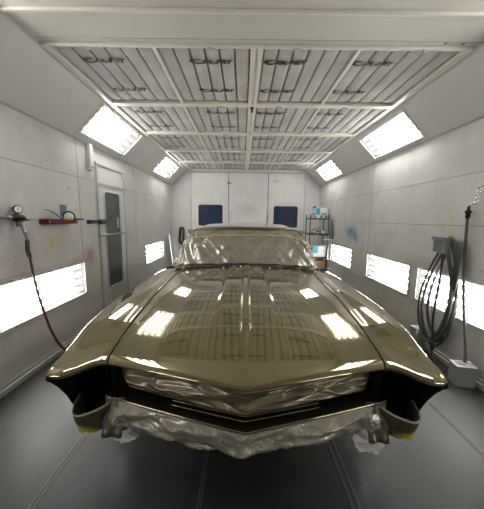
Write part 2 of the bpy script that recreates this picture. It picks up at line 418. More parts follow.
# ------------------------------------------------------------------ fluorescent lamp fixtures
def lamp(kind, lab, group, c, U, V, Nn, lu, lv):
    """c centre of opening, U along tubes, V across, Nn into the room"""
    c, U, V, Nn = map(Vector, (c, U, V, Nn)); d = .11
    e = thing('%s_light' % kind, lab, 'light', c, 0, group)
    hu, hv = lu / 2, lv / 2
    mb = MB()
    for s in (-1, 1):
        mb.obox(U * s * (hu + .005) - Nn * d / 2, U * .005, V * (hv + .01), Nn * d / 2)
        mb.obox(V * s * (hv + .005) - Nn * d / 2, U * (hu + .01), V * .005, Nn * d / 2)
    mb.obox(-Nn * (d + .005), U * (hu + .01), V * (hv + .01), Nn * .005)
    mb.build('housing', M['reflector'], e)
    for k in range(4):
        q = V * ((k - 1.5) * lv / 4) - Nn * .055
        mb = MB(); mb.tube([q - U * (hu - .02), q + U * (hu - .02)], .017, 12)
        mb.build('lamp_tube', M['tube'], e, sm=True)
    mb = MB(); mb.obox(-Nn * .004, U * hu, V * hv, Nn * .002); mb.build('lens', M['lens'], e)
    mb = MB(); f = .028
    for s in (-1, 1):
        mb.obox(U * s * (hu + f / 2) + Nn * .005, U * f / 2, V * (hv + f), Nn * .005)
        mb.obox(V * s * (hv + f / 2) + Nn * .005, U * hu, V * f / 2, Nn * .005)
    mb.build('frame', M['trim_g'] if kind == 'wall' else M['trim'], e, bevel=.002)
    for s in (-1, 1):
        for t in (-1, 1): MB().obox(U * s * hu * .75 + V * t * (hv + f / 2) + Nn * .012, U * .008, V * .008, Nn * .004).build('clip', M['steel'], e)
pos_w = {5.45: 'farthest, behind the gold car', 2.08: 'by the hanging red air hose', .75: 'next nearest beyond the hose', -1.3: 'at the entrance end',
         5.22: 'beside the black shelf rack', 3.38: 'second from the rack', 2.03: 'behind the hanging coil of hose', .70: 'next nearer than the hose coil'}
for side, X, lamps, s in (('left', XL, wall_lamps_L, 1), ('right', XR, wall_lamps_R, -1)):
    for a, b_ in lamps:
        lamp('wall', 'bright fluorescent light low in the %s wall, %s' % (side, pos_w[a]), 'low lights in the %s wall' % side,
             (X, (a + b_) / 2, (WZ0 + WZ1) / 2), (0, 1, 0), (0, 0, 1), (s, 0, 0), b_ - a, WZ1 - WZ0)
pos_s = {5.83: 'farthest, near the back wall', 3.28: 'beside the second row of filters', .74: 'just overhead', -1.8: 'behind the viewpoint at the entrance end'}
for side in ('left', 'right'):
    org, V, ln = slant_info[side]; S0, S1 = SS[side]; n = Vector((0, 1, 0)).cross(V); n = n if n.z < 0 else -n
    for a, b_ in slant_lamps:
        mid = Vector((org.x, (a + b_) / 2, org.z)) + V * ((S0 + S1) / 2 * ln / .6)
        lamp('ceiling', 'bright light in the %s sloping ceiling edge, %s' % (side, pos_s[a]), 'lights in the %s sloping ceiling edge' % side,
             mid, (0, 1, 0), V, n, b_ - a, (S1 - S0) * ln / .6)

# ------------------------------------------------------------------ ceiling filters and their frame
ROW, NROW = 1.07, 5
FX = [(-1.53, -.735), (-.70, .045), (.155, .895), (.93, 1.72)]
fr = thing('filter_frame', 'cream painted steel grid frame holding the ceiling filter pads', 'frame', (0, FY0, ZC))
mb = MB(); mb.box(CXL + .002, CXL + .065, .012, YB - FY0, -.025, .12); mb.build('side_rail', M['trim'], fr, bevel=.004)
mb = MB(); mb.box(CXR - .075, CXR - .002, .012, YB - FY0, -.025, .12); mb.build('side_rail', M['trim'], fr, bevel=.004)
mb = MB(); mb.box(.05, .088, .012, YB - FY0, -.022, .12); mb.box(.112, .15, .012, YB - FY0, -.022, .12); mb.box(.088, .112, .012, YB - FY0, -.008, .12); mb.build('centre_beam', M['trim'], fr, bevel=.003)
for k in range(NROW + 1):
    y = k * ROW; w_ = .045 if k else .02
    x0_, x1_ = (CXL + .03, CXR - .03) if k else (CXL, CXR)
    mb = MB(); mb.box(x0_, x1_, y - (w_ if k else .0), y + w_, -.026, .12); mb.box(CXL + .03, CXR - .03, y - (w_ if k else 0) - .006 * (k > 0), y + w_ + .006, -.010, .0)
    mb.build('cross_bar', M['trim'], fr, bevel=.004)
for x in (-.718, .912):
    mb = MB()
    mb.box(x - .014, x + .014, .012, YB - FY0, -.022, .08); mb.build('divider_bar', M['trim'], fr, bevel=.003)
for k in range(NROW):
    for x in ((-1.25, -.26, .42, 1.42) if k == 0 else (-.27, .42, 1.2)):
        mb = MB(); mb.obox((x, k * ROW + .015, -.032), (.028, .010, 0), (-.004, .010, 0), (0, 0, .007)); mb.tube([(x + .02, k * ROW + .018, -.035), (x + .05, k * ROW + .03, -.032)], .005, 6)
        mb.build('latch_clip', M['trim_g'], fr, bevel=.002)
for x in (1.54, 1.675):
    mb = MB(); mb.lathe((x, -.035, .002), (0, 0, -1), [(0, .012), (.006, .012), (.010, .007)], 10); mb.build('bolt', M['steel'], fr, sm=True)
mb = MB(); mb.lathe((.10, ROW + .04, -.02), (0, 0, -1), [(0, .022), (.02, .022), (.022, .012), (.06, .012)], 12); mb.build('rusty_stud', principled('rust', (.10, .045, .02), .8), fr, sm=True)

NF = 6
def flute_z(t):
    """t in flutes: bulged strips with deep narrow creases"""
    f = t - math.floor(t)
    e_ = .052
    if f < e_ or f > 1 - e_: return .055
    g = (f - e_) / (1 - 2 * e_)
    return .004 - .013 * math.sqrt(max(0, 1 - (2 * g - 1) ** 2)) * 1.0
def filter_mesh(w, l, seed):
    xs = []
    for k in range(NF):
        xs += [k + .001, k + .050, k + .054, k + .085, k + .14, k + .25, k + .38, k + .5, k + .62, k + .75, k + .86, k + .915, k + .946, k + .950]
    xs.append(NF)
    P = []
    for j in range(15):
        y = l * j / 14; r = []
        for t in xs:
            wob = .02 * noise.noise(Vector((math.floor(t + .5) * 3.1 + seed, y * 2.0, seed)))
            z = flute_z(min(t, NF - .0001))
            if z < .05:
                z -= .006 * noise.noise(Vector((t * 1.3, y * 5, seed * 2)))
                z += .012 * (1 - smooth(0, .05, y)) + .012 * smooth(l - .05, l, y)
            r.append(((t + wob * (0 < t < NF - .05)) / NF * w, y, z))
        P.append(r)
    return MB().grid(P)
def text_polys(txt, size, shear=0.35, bold=.004):
    cu = bpy.data.curves.new('t', 'FONT'); cu.body = txt; cu.size = size; cu.shear = shear; cu.offset = bold; cu.resolution_u = 2
    ob = bpy.data.objects.new('t', cu); C.objects.link(ob); bpy.context.view_layer.update()
    me = bpy.data.meshes.new_from_object(ob.evaluated_get(bpy.context.evaluated_depsgraph_get()))
    bpy.data.objects.remove(ob); return me
TM1 = text_polys('OL-MET', .070, .3, .0046); TM2 = text_polys('SPRAY BOOTHS', .018, .3, .0004)
def logo_obj(name, w, x0, y0, parent, mat, items):
    """flat print laid on the fluted pad; text up points to the entrance"""
    bm = bmesh.new()
    for kind, ox, oy in items:
        if kind in (1, 2):
            b2 = bmesh.new(); b2.from_mesh(TM1 if kind == 1 else TM2)
            bmesh.ops.translate(b2, verts=b2.verts, vec=(ox, oy, 0)); me = bpy.data.meshes.new('x'); b2.to_mesh(me); b2.free(); bm.from_mesh(me)
        else:    # the swooping C: a thick open ellipse with a tail
            pts = []
            n = 30
            for i in range(n + 1):
                a = math.radians(50 + 290 * i / n); th = .006 + .016 * math.sin(PI * i / n) ** .8
                for rr in (1, -1):
                    pts.append((ox + (.050 + rr * th) * math.cos(a), oy + (.028 + rr * th * .55) * math.sin(a), 0))
            vs = [bm.verts.new(p) for p in pts]
            for i in range(n): bm.faces.new((vs[2*i], vs[2*i+2], vs[2*i+3], vs[2*i+1]))
            tail = [(ox + .0 , oy - .030), (ox + .06, oy - .036), (ox + .13, oy - .026), (ox + .06, oy - .026)]
            bm.faces.new([bm.verts.new((p[0], p[1], 0)) for p in tail])
    bmesh.ops.triangulate(bm, faces=bm.faces)
    for _ in range(3):
        long = [e2 for e2 in bm.edges if abs(e2.verts[0].co.x - e2.verts[1].co.x) > .006]
        if long: bmesh.ops.subdivide_edges(bm, edges=long, cuts=2); bmesh.ops.triangulate(bm, faces=bm.faces)
    for v in bm.verts:
        x = x0 + v.co.x; y = y0 - v.co.y
        z = min(flute_z(x / w * NF), .0) - .0085
        v.co = (x, y, z)
    me = bpy.data.meshes.new(name); bm.to_mesh(me); bm.free(); me.materials.append(mat)
    o = bpy.data.objects.new(name, me); C.objects.link(o); o.parent = parent
    return o
rows = ['nearest', 'second', 'third', 'fourth', 'farthest']; cols = ['far left', 'centre left', 'centre right', 'far right']
LX = [.16, .25, .03, .0]
for c_, (x0, x1) in enumerate(FX):
    w = x1 - x0; proto = None
    for r_ in range(NROW):
        lab = 'fluted white filter pad with printed logos, %s row of the ceiling, %s column' % (rows[r_], cols[c_])
        y = FY0 + r_ * ROW + (.045 if r_ else .02)
        if proto is None:
            proto = thing('ceiling_filter', lab, 'filter', (x0, y, ZC), 0, 'filter pads in the ceiling grid')
            filter_mesh(w, ROW - .085, c_ * 7.3).build('filter_pad', M['filter'], proto, sm=False)
            for yy in (.19, .70):
                lg = logo_obj('printed_logo', w, LX[c_] + .05, yy, proto, M['ink'], [(0, 0, 0), (1, .038, -.026)])
                logo_obj('small_print', w, LX[c_] + .05, yy, lg, M['logo_grey'], [(2, .06, -.045)])
                lg['label'] = 'black printed logo with a swooping C'
        else:
            o = copy_tree(proto); o.location = (x0, y, ZC); o['label'] = lab
for o in [o for o in bpy.data.objects if o.name.startswith('filter_pad')]: pass

# ------------------------------------------------------------------ floor strips
for n, (x, w, mt) in enumerate(((-1.08, .012, 'strip'), (-.21, .008, 'strip'), (.62, .018, 'strip_dark'), (1.58, .008, 'strip'))):
    mb = MB()
    for s in (-1, 1): mb.box(x + s * w * 1.0 - w * .45, x + s * w * 1.0 + w * .45, YF, YB, 0, .0025)
    tag(mb.build('trim_%d' % (14 + n), M[mt]), None, kind='structure')

# ------------------------------------------------------------------ THE CAR (local: x across, y rearwards from the nose, z up)
car = thing('car', 'gold olive two-door coupe with bumpers and glass masked in film, in the booth', 'car', (.022, 1.0, 0), math.radians(-.6))
HW = .677
def lip_y(x): return .20 * (abs(x) / HW) ** 1.12 if abs(x) <= HW else interp([(.677, .20), (.72, .200), (.77, .185), (.83, .160), (.88, .145), (.94, .145), (.958, .155)], abs(x))
def lip_z(x): return interp([(0, .80), (.4, .80), (.677, .79), (.72, .788), (.77, .775), (.83, .757), (.88, .748), (.94, .746), (.958, .752)], abs(x))
ZG = [(0, .0), (.008, .012), (.03, .025), (.08, .042), (.16, .060), (.40, .100), (.77, .140), (1.2, .160), (1.55, .172), (1.8, .176)]
def hood_z(x, y):
    d = max(0, y - lip_y(x)); z = lip_z(x) + sinterp(ZG, d)
    t = smooth(.0, .5, d)
    z += .020 * (1 - (x / HW) ** 2) * t
    ax = abs(x)
    z += .012 * (1 - smooth(.165, .195, ax)) * smooth(.45, .95, y)        # raised middle of the bonnet
    z += .010 * (1 - smooth(.020, .032, ax)) * smooth(.34, .36, y)        # wind split rib
    return z
HOOD_BACK = 1.735
def hood_back(x): return 1.74 - .05 * (x / HW) ** 2 * 0 + .03 * (abs(x) / HW) ** 2
xs = sorted(set([round(i * .02708 - .677, 4) for i in range(51)] + [s * v for s in (-1, 1) for v in (.016, .020, .026, .032, .038, .160, .170, .180, .190, .200, .675)]))
xs[0], xs[-1] = -.677, .677
ts = [0, .004, .010, .018, .03, .045, .065, .09, .12, .16, .2] + [.2 + .8 * (k / 42) for k in range(1, 43)]
P = []
for x in xs:
    a = lip_y(x); b_ = hood_back(x)
    col = [(x, a + .03, lip_z(x) - .022), (x, a + .006, lip_z(x) - .016), (x, a - .003, lip_z(x) - .006)]
    for t in ts:
        y = lerp(a, b_, t); col.append((x, y, hood_z(x, y)))
    P.append(col)
hood = MB().grid(P).build('hood', M['paint'], car, sm=True)
# hood side skirts so that the gap to the fender is a dark slot with depth
for s in (-1, 1):
    MB().grid([[(s * HW, lerp(lip_y(HW), hood_back(HW), t), hood_z(HW, lerp(lip_y(HW), hood_back(HW), t)) - dz) for t in ts] for dz in (.0, .03)]).build('hood_edge', M['paint'], hood, sm=True)
for yy in (.345, .385, .43): MB().lathe((0, yy, hood_z(0, yy) - .002), (0, .05, 1), [(0, .0065), (.003, .0065)], 10).build('mounting_hole', M['black'], hood)
for s in (-1, 1): MB().tube([(s * .034, .40 - .06, hood_z(.04, .34) + .004), (s * .033, .40, hood_z(.04, .40) + .010), (s * .033, .44, hood_z(.04, .44) + .008)], .0035, 6).build('ornament_edge', M['paint'], hood, sm=True)

CREST = [(.15, .762), (.22, .80), (.31, .832), (.45, .865), (.62, .893), (.85, .908), (1.1, .914), (1.7, .922), (2.5, .896), (3.4, .885), (3.9, .905), (4.6, .90), (5.2, .85)]
def crest_z(y): return sinterp(CREST, y)
def crest_x(y): return interp([(.14, .955), (.3, .958), (1, .957), (3.0, .95), (4.6, .93), (5.2, .86)], y)
def arch(y):
    z = .24
    for cy in (.97, 3.94):
        d = abs(y - cy)
        if d < .40: z = max(z, .33 + math.sqrt(.40 ** 2 - d * d) - .02)
    return z
def side_x(y, z):
    """outer body side"""
    cz = crest_z(y); t = (cz - z) / max(cz - .24, .01)
    x = crest_x(y) + .010 * math.sin(min(1, t * 2.2) * PI) - .06 * max(0, t - .35) ** 1.3
    if y < .55: x -= (.55 - y) / .4 * .06 * smooth(.05, .6, t)
    return x
def body_side(s, y0, y1, ny, name, inner_top=None, mat='paint'):
    ys = [lerp(y0, y1, (k / ny)) for k in range(ny + 1)]
    if y0 < .2: ys = sorted(set([y0 + d for d in (0, .004, .01, .02, .035, .055, .08)] + [y for y in ys if y > y0 + .09]))
    P = []
    for y in ys:
        cz, cx = crest_z(y), crest_x(y)
        row = []
        if inner_top: row += inner_top(y, cx, cz)
        zb = arch(y)
        if y < .55: zb = max(zb, interp([(.15, .735), (.165, .70), (.19, .64), (.215, .57), (.26, .44), (.4, .30), (.55, .24)], y))
        for k in range(1, 13):
            z = lerp(cz - .012, zb, (k / 12)); row.append((side_x(y, z), y, z))
        P.append([(s * p[0], p[1], p[2]) for p in row])
    return MB().grid(P)
GX = .685
def fender_top(y, cx, cz):
    row = []
    for k in range(15):
        u = k / 14; x = lerp(GX, cx - .016, u)
        zi = hood_z(HW, max(y, lip_y(HW))) - .010 * 0
        z = lerp(zi, cz, u) + .010 * math.sin(u * PI) - .018 * smooth(.0, .25, u) * (1 - u)
        row.append([x, y, z])
    row.append([cx - .006, y, cz - .003]); row.append([cx, y, cz - .008])
    return row
# fenders: own grid whose front edge follows the lip line
for s, nm in ((-1, 'fender'), (1, 'fender')):
    P = []
    us = [k / 26 for k in range(27)]
    tv = [0, .003, .008, .015, .026, .04, .06, .085, .11, .15] + [.15 + .85 * k / 34 for k in range(1, 35)]
    for u in us:
        col = []
        xf = lerp(GX, .957, u); yf = lip_y(xf)
        for t in tv:
            y = lerp(yf, 1.93, t)
            cx = crest_x(y) - .004; x = lerp(GX, cx, u ** .92)
            zi = hood_z(HW, max(y, lip_y(HW)))
            if y > 1.74: zi = hood_z(HW, 1.74)
            zc_ = crest_z(max(y, .15))
            z = lerp(zi, zc_, u) + .012 * math.sin(u * PI) * smooth(.2, .6, y) - .012 * smooth(0, .2, u) * (1 - u) * smooth(.25, .6, y)
            z -= .014 * smooth(.9, 1, u) ** 2
            fz = lip_z(xf) + sinterp([(0, 0), (.008, .010), (.03, .022), (.1, .03), (.3, .04)], y - yf)
            z = lerp(fz, z, smooth(0, .34, y - yf))
            if t == 0: col.append((x, y + .022, z - .020)); col.append((x, y + .003, z - .014)); 
            col.append((x, y, z))
        P.append([(s * p[0], p[1], p[2]) for p in col])
    # roll over into the side
    edge = P[-1]
    for dx, dz in ((.006, -.010), (.011, -.03), (.013, -.06), (.012, -.10), (.008, -.15), (.0, -.21), (-.01, -.28), (-.02, -.36), (-.035, -.45), (-.05, -.56), (-.07, -.68)):
        row = []
        for p in edge:
            y = p[1]; zc_ = p[2]
            zb = arch(y)
            if y < .62: zb = max(zb, interp([(.13, .735), (.165, .715), (.20, .66), (.235, .57), (.28, .44), (.42, .30), (.62, .24)], y))
            z = max(zc_ + dz, zb)
            x = abs(p[0]) + interp([(0, 0), (.010, .006), (.03, .011), (.06, .013), (.10, .012), (.15, .008), (.21, 0), (.28, -.01), (.36, -.02), (.45, -.035), (.56, -.05), (.68, -.07)], zc_ - z)
            if y < .5: x -= (.5 - y) / .35 * .06 * smooth(0, .25, zc_ - z)
            row.append((s * x, y, z))
        P.append(row)
    f = MB().grid(P).build(nm, M['paint'], car, sm=True)
    if sum(q.normal.z * q.area for q in f.data.polygons) < 0: f.data.flip_normals()
    f.data.materials.append(M['cavity'])
    sd = f.modifiers.new('inner_skin', 'SOLIDIFY'); sd.thickness = .004; sd.offset = -1; sd.material_offset = 1; sd.material_offset_rim = 0
    LN = [[(s * (abs(p[0]) - (.008 if i > 26 else .006 if i > 20 else 0)), p[1] + .004, p[2] - (.010 if i < 27 else .004)) for p in row if p[1] < .62] for i, row in enumerate(P)]
    nl = min(len(q) for q in LN)
    MB().grid([q[:nl] for q in LN]).build('cavity_shade_liner', M['cavity'], f, sm=True)  # black sheet added so the shaded inside of the fender stays dark
    mb = MB(); mb.grid([[(s * GX, lerp(lip_y(GX), 1.93, t), hood_z(HW, min(1.74, max(lip_y(HW), lerp(lip_y(GX), 1.93, t)))) - dz) for t in tv] for dz in (0, .03)])
    mb.build('fender_edge', M['paint'], f, sm=True)
    # dark return panel of the open lamp housing
    mb = MB(); mb.grid([[(s * x, y, z) for y, z in ((.235, .80), (.24, .70), (.26, .60), (.46, .46))] for x in (.684,)] + [[(s * .684, y, z) for y, z in ((.60, .84), (.60, .70), (.60, .60), (.60, .40))]])
    mb.face((s * .60, .55, .84), (s * .935, .55, .84), (s * .90, .55, .34), (s * .60, .55, .34))
    mb.face((s * .86, .235, .57), (s * .925, .55, .60), (s * .925, .55, .30), (s * .84, .235, .44))
    mb.build('lamp_cavity', M['cavity'], f, solid=.004)
    for yy, zz in ((.28, .75), (.30, .70), (.27, .665), (.33, .73)): MB().lathe((s * .690, yy, zz), (s, 0, 0), [(0, .008), (.006, .008), (.009, .004)], 8).build('bolt', M['steel'], f)
# doors and quarter panels
def shoulder(y, cx, cz):
    xi = interp([(1.93, .80), (2.4, .76), (3.9, .74), (5.25, .60)], y); zi = cz + interp([(1.93, .045), (2.4, .045), (3.9, .04), (5.2, .03)], y)
    return [[lerp(xi, cx - .01, k / 6), y, lerp(zi, cz, k / 6) + .008 * math.sin(k / 6 * PI)] for k in range(7)] + [[cx - .003, y, cz - .004]]
for s in (-1, 1):
    d = body_side(s, 1.935, 3.20, 20, 'door', shoulder).build('door', M['paint'], car, sm=True)
    mb = MB(); mb.lathe((s * .955, 3.08, .72), (s, 0, 0), [(0, .016), (.02, .016), (.024, .010)], 12); mb.build('door_lock', M['chrome'], d)
    body_side(s, 3.205, 5.22, 40, 'quarter_panel', shoulder).build('quarter_panel', M['paint'], car, sm=True)
# cowl
P = []
for i in range(31):
    x = lerp(-.80, .80, i / 30); a = hood_back(min(abs(x), HW)) + .006 + max(0, abs(x) - HW) * .7
    zz = hood_z(min(abs(x), HW - .02), 1.73) - max(0, abs(x) - HW) * .2
    P.append([(x, a, zz - .03), (x, a + .006, zz - .010), (x, a + .03, zz - .006), (x, a + .16, zz + .005)])
cowl = MB().grid(P).build('cowl_panel', M['paint'], car, sm=True)
for x in (-.235, -.125, -.05, .03, .255):
    mb = MB(); mb.lathe((x, hood_back(x) - .035, hood_z(x, hood_back(x) - .035) - .001), (0, -.3, 1), [(0, .011), (.005, .011), (.009, .006)], 10); mb.build('bolt', M['chrome'], cowl, sm=True)
# deck, rear, floor pan
P = []
for i in range(25):
    x = lerp(-.76, .76, i / 24); c_ = 1 - (x / .76) ** 2
    P.append([(x, 4.35, .925 + .05 * c_), (x, 4.7, .93 + .04 * c_), (x, 5.05, .90 + .03 * c_), (x, 5.20, .86 + .02 * c_), (x, 5.235, .80), (x, 5.235, .50), (x, 5.18, .30)])
MB().grid(P).build('rear_deck', M['paint'], car, sm=True)
mb = MB(); mb.box(-.80, .80, .56, 5.18, .22, .30); mb.box(-.60, .60, .5, .56, .26, .76); mb.box(-.76, .76, 1.5, 4.4, .3, .60); mb.build('underbody', M['paint_in'], car)
for s in (-1, 1): MB().grid([[(s * x, y, z) for y in (.60, 1.4)] for x, z in ((.62, .34), (.62, .84), (.64, .86), (.9, .86))]).build('wheel_well', M['paint_in'], car)
# roof
def roof_z(x, y):
    zc_ = sinterp([(2.45, 1.390), (2.6, 1.412), (3.0, 1.442), (3.4, 1.446), (3.8, 1.41), (4.0, 1.36)], y)
    ax = abs(x) / .735
    return zc_ - .030 * ax ** 2 - .028 * max(0, ax - .75) / .25
def roof_front(x): return 2.44 + .07 * (abs(x) / .735) ** 2
P = []
for i in range(33):
    x = lerp(-.735, .735, i / 32); a = roof_front(x)
    col = [(x * .98, a + .03, roof_z(x, a) - .030), (x, a + .004, roof_z(x, a) - .020), (x, a - .002, roof_z(x, a) - .008)]
    for k in range(21):
        y = lerp(a, 3.95, k / 20); col.append((x, y, roof_z(x, y)))
    for y, dz in ((4.1, -.07), (4.25, -.18), (4.36, -.33)): col.append((x, y, lerp(roof_z(x, 3.95), .97, (y - 3.95) / .43)))
    P.append(col)
L_, R_ = P[0], P[-1]
roof = MB().grid([[(p[0] * 1.004, p[1], p[2] - .035) for p in L_]] + P + [[(p[0] * 1.004, p[1], p[2] - .035) for p in R_]]).build('roof', M['paint'], car, sm=True)
mb = MB(); mb.tube([(x, roof_front(x) + .012, roof_z(x, roof_front(x)) - .026) for x in [(-.70 + 1.4 * k / 20) for k in range(21)]], .010, 8); mb.build('windshield_channel', M['black'], roof, sm=True)

# masking film over the glass
BASE = [(-.93, 3.9, .90), (-.935, 3.2, .885), (-.925, 2.6, .90), (-.885, 2.15, .925), (-.80, 1.92, .950), (-.68, 1.785, .975), (-.35, 1.765, .994), (0, 1.76, 1.002), (.35, 1.765, .994), (.68, 1.785, .975), (.80, 1.92, .950), (.885, 2.15, .925), (.925, 2.6, .90), (.935, 3.2, .885), (.93, 3.9, .90)]
TOP = [(-.71, 3.8, 1.33), (-.727, 3.2, 1.352), (-.727, 2.85, 1.35), (-.722, 2.62, 1.345), (-.705, 2.52, 1.340), (-.62, 2.49, 1.348), (-.35, 2.462, 1.362), (0, 2.45, 1.368), (.35, 2.462, 1.362), (.62, 2.49, 1.348), (.705, 2.52, 1.340), (.722, 2.62, 1.345), (.727, 2.85, 1.35), (.727, 3.2, 1.352), (.71, 3.8, 1.33)]
BC, TC = catmull(BASE, 12), catmull(TOP, 12)
def film_pt(i, v, off=0):
    """i float index along the band, v 0 base .. 1 top"""
    i = max(0, min(len(BC) - 1.001, i)); k = int(i); f_ = i - k
    b1 = BC[k].lerp(BC[k + 1], f_); t1 = TC[k].lerp(TC[k + 1], f_)
    p = b1.lerp(t1, v)
    c_ = Vector((0, 2.9, .9)); out = Vector((p.x, p.y - 2.9, 0)); out.z = .5 * abs(out.y) if True else 0; out.normalize()
    front = 1 - min(1, abs(p.x) / .9) ** 3
    bul = .030 * math.sin(PI * v) - .02 * front * math.sin(PI * v) - .03 * (1 - front) * math.sin(PI * min(1, v * 1.0))
    u = i / 12.0
    q = Vector((u * 2.4 + v * 1.7, v * 1.1 - u * .3, 3.3))
    w1 = noise.noise(q * 1.5); w4 = abs(noise.noise(Vector((u * 3.0 + v * 3.6, v * .5, 29)))); w2 = abs(noise.noise(Vector((u * 1.5 + v * 1.9, v * .4, 9)))); w3 = abs(noise.noise(Vector((u * 1.9 - v * 2.4, v * .4 + 4, 2))))
    env = math.sin(PI * min(1, max(0, v)) ) ** .5
    wr = (.022 * w1 + .060 * (.28 - w2) + .036 * (.28 - w3) + .018 * max(0, .12 - w4) / .12) * env
    wr += .0025 * noise.noise(Vector((u * 6, v * 5, 1))) + .010 * noise.noise(Vector((u * 5, v * 12, 5))) * (1 - smooth(0, .2, v))
    return p + out * (bul + wr + off)
n_i = len(BC) - 1
P = [[film_pt(i * .5, v / 40) for v in range(41)] for i in range(n_i * 2 - 1)]
wf = MB().grid(P).build('window_masking_film', M['film_w'], car, sm=True)
wf['label'] = 'olive misted plastic film taped over the windshield and side windows'
# tape seam arcing across the film
mb = MB(); T = []
for i in range(int(n_i * .16 * 2), int(n_i * .84 * 2)):
    a = i / 2; u = (a / n_i - .5) * 2
    v = .80 - .62 * smooth(.22, .66, abs(u)) + .02 * math.sin(u * 9)
    T.append([film_pt(a, v - .022, .004), film_pt(a, v + .022, .004)])
mb.grid(T).build('masking_tape_seam', M['tape'], wf, sm=True)
mb = MB(); T = []
for i in range(int(n_i * .30), int(n_i * .70)):
    T.append([film_pt(i, .015, .006), film_pt(i, .055, .006)])
mb.grid(T).build('lower_tape_edge', M['paint_in'], wf, sm=True)
for s in (-1, 1):
    P = []                                                     # crumpled pale film ends at the pillar feet and roof corners
    for (cx, cy, cz, r) in ((s * .70, 1.80, .985, .045), (s * .725, 2.50, 1.33, .04)):
        mb = MB(); G = []
        for i in range(13):
            row = []
            for j in range(18):
                a, b2 = PI * i / 12, 2 * PI * j / 18
                d = Vector((math.sin(a) * math.cos(b2) * 1.3, math.sin(a) * math.sin(b2), math.cos(a) * .6))
                rr = r * (1 + .9 * noise.noise(d * 2.3 + Vector((cx * 9, cy, 0))))
                row.append(Vector((cx, cy, cz)) + d * rr)
            G.append(row)
        mb.grid(G, close_v=True).build('crumpled_film', M['film_b'], wf)
# rear window film
mb = MB(); G = []
for i in range(21):
    x = lerp(-.68, .68, i / 20)
    G.append([(x, lerp(3.93, 4.42, k / 8), lerp(roof_z(x, 3.93) + .012, .985, k / 8) + .008 * noise.noise(Vector((x * 6, k, 2)))) for k in range(9)])
mb.grid(G).build('rear_window_masking_film', M['film_w'], car, sm=True)

# grille opening: film, bumper bar, lower film
def bar_y(x): return lerp(.02, .205, (abs(x) / .68) ** 1.05)
def bar_z(x): return lerp(.580, .602, abs(x) / .68)
G = []
for i in range(91):
    x = lerp(-.668, .668, i / 90); col = []
    endf = 1 - smooth(.60, .668, abs(x))
    zt, zb = lip_z(x) - .024 - (1 - endf) * .03, bar_z(x) + .030 + (1 - endf) * .02
    yt, yb = lip_y(min(abs(x), HW)) + .022, bar_y(x) + .065
    for k in range(25):
        v = k / 24
        p = Vector((x, lerp(yt, yb, v) + .03 * math.sin(PI * v), lerp(zt, zb, v)))
        w1 = noise.noise(Vector((x * 3.2 + v * 2.2, v * 2.2, 7))); w2 = abs(noise.noise(Vector((x * 4.5 - v * 2.0, v * 2, 2))))
        w3 = abs(noise.noise(Vector((x * 2.2, v * 3.2 + x * 1.5, 12))))
        p.y += (.040 * w1 - .05 * (.25 - w2) - .04 * (.25 - w3)) * math.sin(PI * v) ** .5 + (1 - endf) * .05
        col.append(p)
    G.append(col)
gf = MB().grid(G).build('grille_masking_film', M['film_g'], car, sm=True, solid=.002)
gf['label'] = 'crinkled dark gold film filling the grille opening'
# header panel behind the lip and dark radiator support
mb = MB(); mb.grid([[(x, lip_y(min(abs(x), HW)) + .03, lip_z(x) - .020) for x in [lerp(-.655, .655, k / 40) for k in range(41)]], [(x, lip_y(min(abs(x), HW)) + .14, lip_z(x) - .03) for x in [lerp(-.655, .655, k / 40) for k in range(41)]]])
mb.build('grille_header', M['paint_in'], car)
X_ = [lerp(-.712, .712, k / 60) for k in range(61)]
mb = MB()
prof = [(.13, .018), (.10, .014), (.05, .004), (.004, .0), (.0, -.003), (.002, -.008), (.015, -.014), (.06, -.03), (.12, -.05)]
mb.grid([[(x, bar_y(x) + dy, bar_z(x) + dz) for dy, dz in prof[3:]] for x in X_])
bar = mb.build('lower_grille_bar', M['paint'], car, sm=True)
MB().grid([[(x, bar_y(x) + dy, bar_z(x) + dz) for dy, dz in ((.15, .008), (.05, -.006), (.008, -.0005))] for x in X_]).build('ledge', M['paint_in'], bar, sm=True)  # ledge top coloured dark in place of its dim reflection
mb = MB()   # inner step, a second V behind the bar's edge
X2 = [lerp(-.36, .36, k / 50) for k in range(51)]
mb.tube([(x, bar_y(x) * .9 + .052, bar_z(x) + .014) for x in X2], .0035, 6).build('inner_rib', M['paint'], bar, sm=True); mb = MB(); mb.tube([(x, bar_y(x) * .9 + .072, bar_z(x) + .022) for x in X2], .003, 6)
mb.build('inner_rib', M['paint'], bar, sm=True)
G = []
for i in range(121):
    x = lerp(-.665, .665, i / 120); col = []
    zt = bar_z(x) - .012
    zb = interp([(0, .412), (.2, .395), (.45, .415), (.62, .44), (.70, .45)], abs(x)) + (.012 if x > .15 else 0) + .012 * noise.noise(Vector((x * 7, 0, 3)))
    for k in range(27):
        v = k / 20
        if v <= 1: p = Vector((x, bar_y(x) * (1 - .2 * v) + .004 + .04 * v + .03 * v * v - .03 * math.sin(PI * v), lerp(zt, zb, v)))
        else: p = Vector((x, bar_y(x) * .8 + .075 + (v - 1) * .6, zb + .02 * (v - 1)))
        w1 = noise.noise(Vector((x * 4, v * 2.5, 17))); w2 = abs(noise.noise(Vector((x * 4.5 + v * 2.5, v * 1.8, 22)))); w3 = abs(noise.noise(Vector((x * 9 - v * 3, v * 3, 31))))
        amp = smooth(0, .3, v)
        p.y += (.035 * w1 - .05 * (.25 - w2) - .024 * (.25 - w3)) * amp
        p.z += .007 * noise.noise(Vector((x * 8, v * 4, 41))) * amp
        col.append(p)
    G.append(col)
lf = MB().grid(G).build('bumper_masking_film', M['film_b'], car, sm=True, solid=.002)
lf['label'] = 'loose silver grey plastic film hanging below the grille bar'
